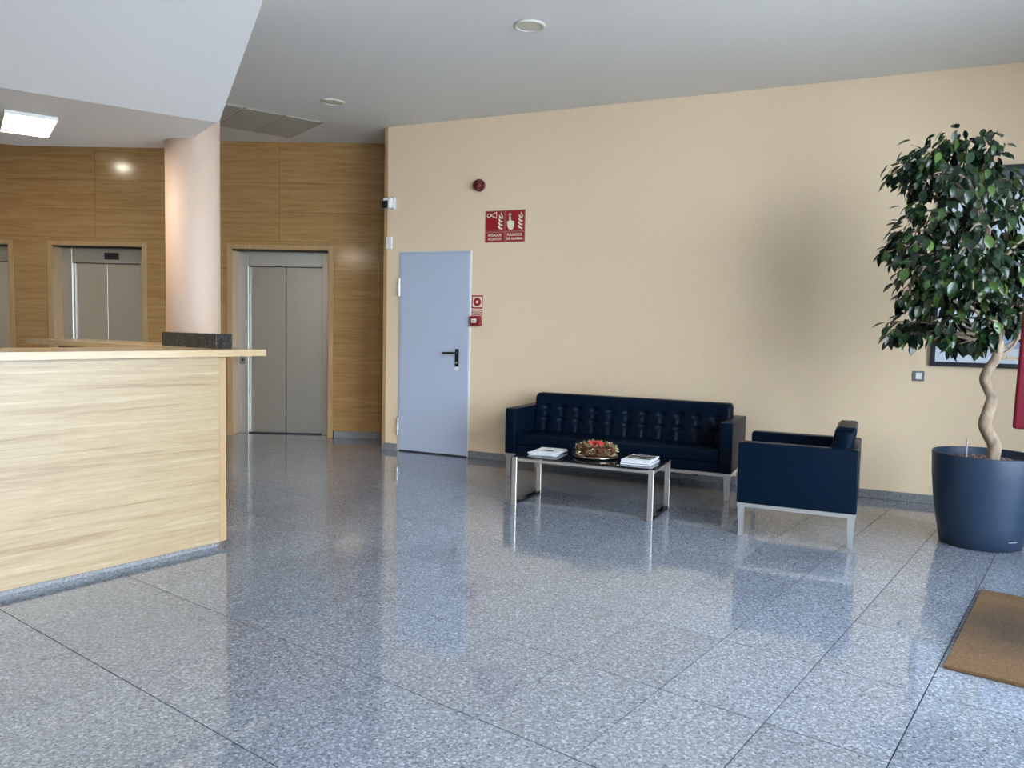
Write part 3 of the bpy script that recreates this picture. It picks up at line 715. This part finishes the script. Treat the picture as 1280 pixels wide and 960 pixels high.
# ------------------------------------------------------------------ potted ficus
PX, PY = 3.065, 5.03
ft = empty('potted_ficus', (PX, PY, 0)); tag(ft, 'tall ficus tree with twisted trunk in a large blue-grey planter', 'potted plant')
pot = obj('planter', lathe([(0, .001), (.222, .001), (.236, .008), (.262, .15), (.286, .30), (.300, .45), (.306, .585), (.304, .592), (.297, .592), (.294, .585), (.288, .50), (0, .50)], 72), 'pot_plastic', ft, smooth=True)
obj('maker_mark', box(-.03, .03, -.0006, .0006, -.0028, .0028), 'pot_mark', pot, (.055, -.246, .072), (math.radians(-8), 0, math.radians(12)))
bm = bmesh.new(); rng = random.Random(2)
for k in range(420):
    r_ = .275 * math.sqrt(rng.random()); a = rng.uniform(0, 2 * PI)
    bmesh.ops.create_icosphere(bm, subdivisions=1, radius=rng.uniform(.008, .016), matrix=Matrix.Translation((r_ * math.cos(a), r_ * math.sin(a), .535 + .02 * (1 - r_ / .28))) @ Matrix.Diagonal((1, rng.uniform(.6, 1), .7, 1)))
tag(obj('clay_pebbles', bm, 'soil', ft), kind='stuff')
obj('soil_bed', lathe([(0, .545), (.1, .542), (.289, .53), (.289, .505), (0, .505)], 40), 'soil', ft)
obj('water_gauge', cyl(.0045, .0045, .52, .69, 12, mtx=Matrix.Translation((-.14, -.03, 0))), 'water_tube', ft)
def at_px(px, py, dep):     # a point at given depth along y, in tree coordinates
    d = right * ((px - 640) / 981.95) + down * ((py - 480) / 981.95) + fwd
    t = dep / d.y; return Vector((d.x * t - PX, dep - PY, H + d.z * t))
trunk = [(1239, 588, 0), (1241, 572, 0), (1243, 557, .0), (1236, 543, -.01), (1231, 530, -.02), (1236, 513, -.01), (1240, 498, .01), (1236, 486, .02), (1231, 474, .02), (1236, 461, .0), (1245, 448, -.02), (1249, 432, -.02), (1246, 415, 0), (1241, 398, .02), (1238, 370, .03), (1232, 340, .0), (1226, 300, .0), (1222, 260, .02)]
tp = [at_px(a, b_, PY + c_) for a, b_, c_ in trunk]
def smooth_pts(pts, n=5):
    out = []
    for i in range(len(pts) - 1):
        p0, p1, p2, p3 = pts[max(i - 1, 0)], pts[i], pts[i + 1], pts[min(i + 2, len(pts) - 1)]
        for k in range(n):
            t = k / n; out.append(.5 * ((2 * p1) + (p2 - p0) * t + (2 * p0 - 5 * p1 + 4 * p2 - p3) * t * t + (3 * p1 - p0 - 3 * p2 + p3) * t ** 3))
    return out + [pts[-1]]
tps = smooth_pts(tp)
obj('trunk', tube(tps, [.042 * (1 - .62 * (i / len(tps)) ** 1.3) for i in range(len(tps))], 14), 'bark', ft, smooth=True)
rng = random.Random(21)
# clumps of foliage: px, py, depth offset, reach
CL = [(1160, 190, 0, 26), (1190, 180, .05, 26), (1222, 182, -.05, 26), (1238, 196, .1, 22), (1148, 200, -.15, 20), (1130, 212, -.05, 18),
      (1150, 222, .1, 26), (1180, 215, -.1, 28), (1212, 212, .0, 28), (1246, 226, -.1, 26), (1272, 236, .05, 24), (1300, 250, 0, 30), (1190, 240, .2, 28), (1215, 245, -.25, 28),
      (1145, 236, 0, 10), (1262, 262, -.2, 26), (1300, 290, .1, 32), (1148, 264, 0, 20), (1172, 272, -.2, 26), (1196, 270, .1, 28), (1222, 280, -.3, 28), (1250, 296, .25, 26),
      (1130, 292, .05, 18), (1152, 298, -.15, 26), (1180, 300, .2, 28), (1206, 308, -.3, 28), (1232, 318, -.1, 28), (1262, 316, .1, 26), (1290, 330, -.15, 30),
      (1118, 312, -.05, 14), (1138, 322, .1, 24), (1162, 330, -.25, 28), (1190, 336, .0, 28), (1216, 344, -.35, 28), (1244, 350, .2, 26), (1268, 350, -.2, 26),
      (1144, 350, .0, 22), (1168, 360, -.2, 26), (1194, 366, .15, 26), (1222, 372, -.25, 24), (1250, 378, .05, 22), (1274, 378, .1, 22),
      (1140, 372, -.05, 16), (1128, 402, .05, 17), (1142, 416, -.05, 15), (1120, 420, 0, 11), (1158, 402, .1, 18), (1182, 396, -.15, 22), (1206, 398, .1, 22), (1232, 398, -.2, 16),
      (1176, 420, -.1, 12), (1202, 418, .1, 14), (1194, 432, -.1, 7), (1222, 428, -.2, 9), (1262, 402, .1, 18), (1272, 392, -.1, 16), (1238, 418, -.25, 9), (1296, 380, .1, 26), (1300, 420, 0, 18)]
twig = bmesh.new(); leaves = []
for (a, b_, dz, rch) in CL:
    c_ = at_px(a, b_, PY + dz * 1.15); rr = rch * PY / 981.95
    # twig from the trunk
    i0 = min(range(len(tps)), key=lambda i: (tps[i] - (c_ - Vector((0, 0, .18)))).length if tps[i].z > 1.25 else 9)
    st = tps[i0]; md = (st + c_) / 2 + Vector((rng.uniform(-.05, .05), rng.uniform(-.05, .05), .06))
    pts = smooth_pts([st, md, c_, c_ + (c_ - md).normalized() * rr * .8 - Vector((0, 0, rr * .4))], 3)
    tube(pts, [.011 - .0085 * (k / len(pts)) for k in range(len(pts))], 5, twig)
    n = int(9 + rch * 1.35)
    for k in range(n):
        q = Vector([rng.gauss(0, .52) for _ in range(3)])
        if q.length > 1.05: q *= 1.05 / q.length
        pnt = c_ + Vector((q.x * rr, q.y * rr * 1.2, q.z * rr * .8))
        out = Vector((pnt.x + .12, pnt.y, 0)) * .9 + q * .6 + Vector((rng.uniform(-.4, .4), rng.uniform(-.4, .4), rng.uniform(-1.7, -.1)))
        leaves.append((pnt, out.normalized(), rng.uniform(.062, .098)))
tag(obj('branches', twig, 'bark', ft, smooth=True), kind='stuff')
for (a0, a1) in (((1249, 446), (1276, 414)), ((1246, 412), (1200, 372)), ((1240, 385), (1262, 330))):
    p0, p1 = at_px(*a0, PY - .02), at_px(*a1, PY - .05)
    pts = smooth_pts([p0, (p0 + p1) / 2 + Vector((.02, 0, -.015)), p1], 5)
    obj('branch', tube(pts, [.014 - .008 * k / len(pts) for k in range(len(pts))], 8), 'bark', ft, smooth=True)
leaf_me = []
for k in range(6):
    bm = bmesh.new(); leaf_faces(bm, Vector((0, 0, 0)), Vector((1, 0, 0)), Vector((0, 0, 1)), 1, .5 + .03 * k, .1 + .05 * k, .10 + .05 * k)
    leaf_me.append(mesh_from('leaf', bm, 'leaf', True))
leaves.sort(key=lambda l: l[0].y)
bm = bmesh.new()
for k, (p_, d_, ln) in enumerate(leaves):
    up = Vector((rng.uniform(-.5, .5), rng.uniform(-.5, .5), 1)); up = (up - d_ * up.dot(d_)).normalized(); sd = up.cross(d_)
    if k < 300:
        mm = Matrix(((d_.x, sd.x, up.x), (d_.y, sd.y, up.y), (d_.z, sd.z, up.z)))
        o = link('leaf', leaf_me[k % 6], ft, p_); o.rotation_euler = mm.to_euler(); o.scale = (ln, ln, ln)
    else: leaf_faces(bm, p_, d_, up, ln, ln * rng.uniform(.5, .64), rng.uniform(.1, .4), rng.uniform(.1, .35))
tag(obj('foliage', bm, 'leaf', ft, smooth=True), kind='stuff')
print('tiles', len(seen), len(rest), 'leaves', len(leaves))
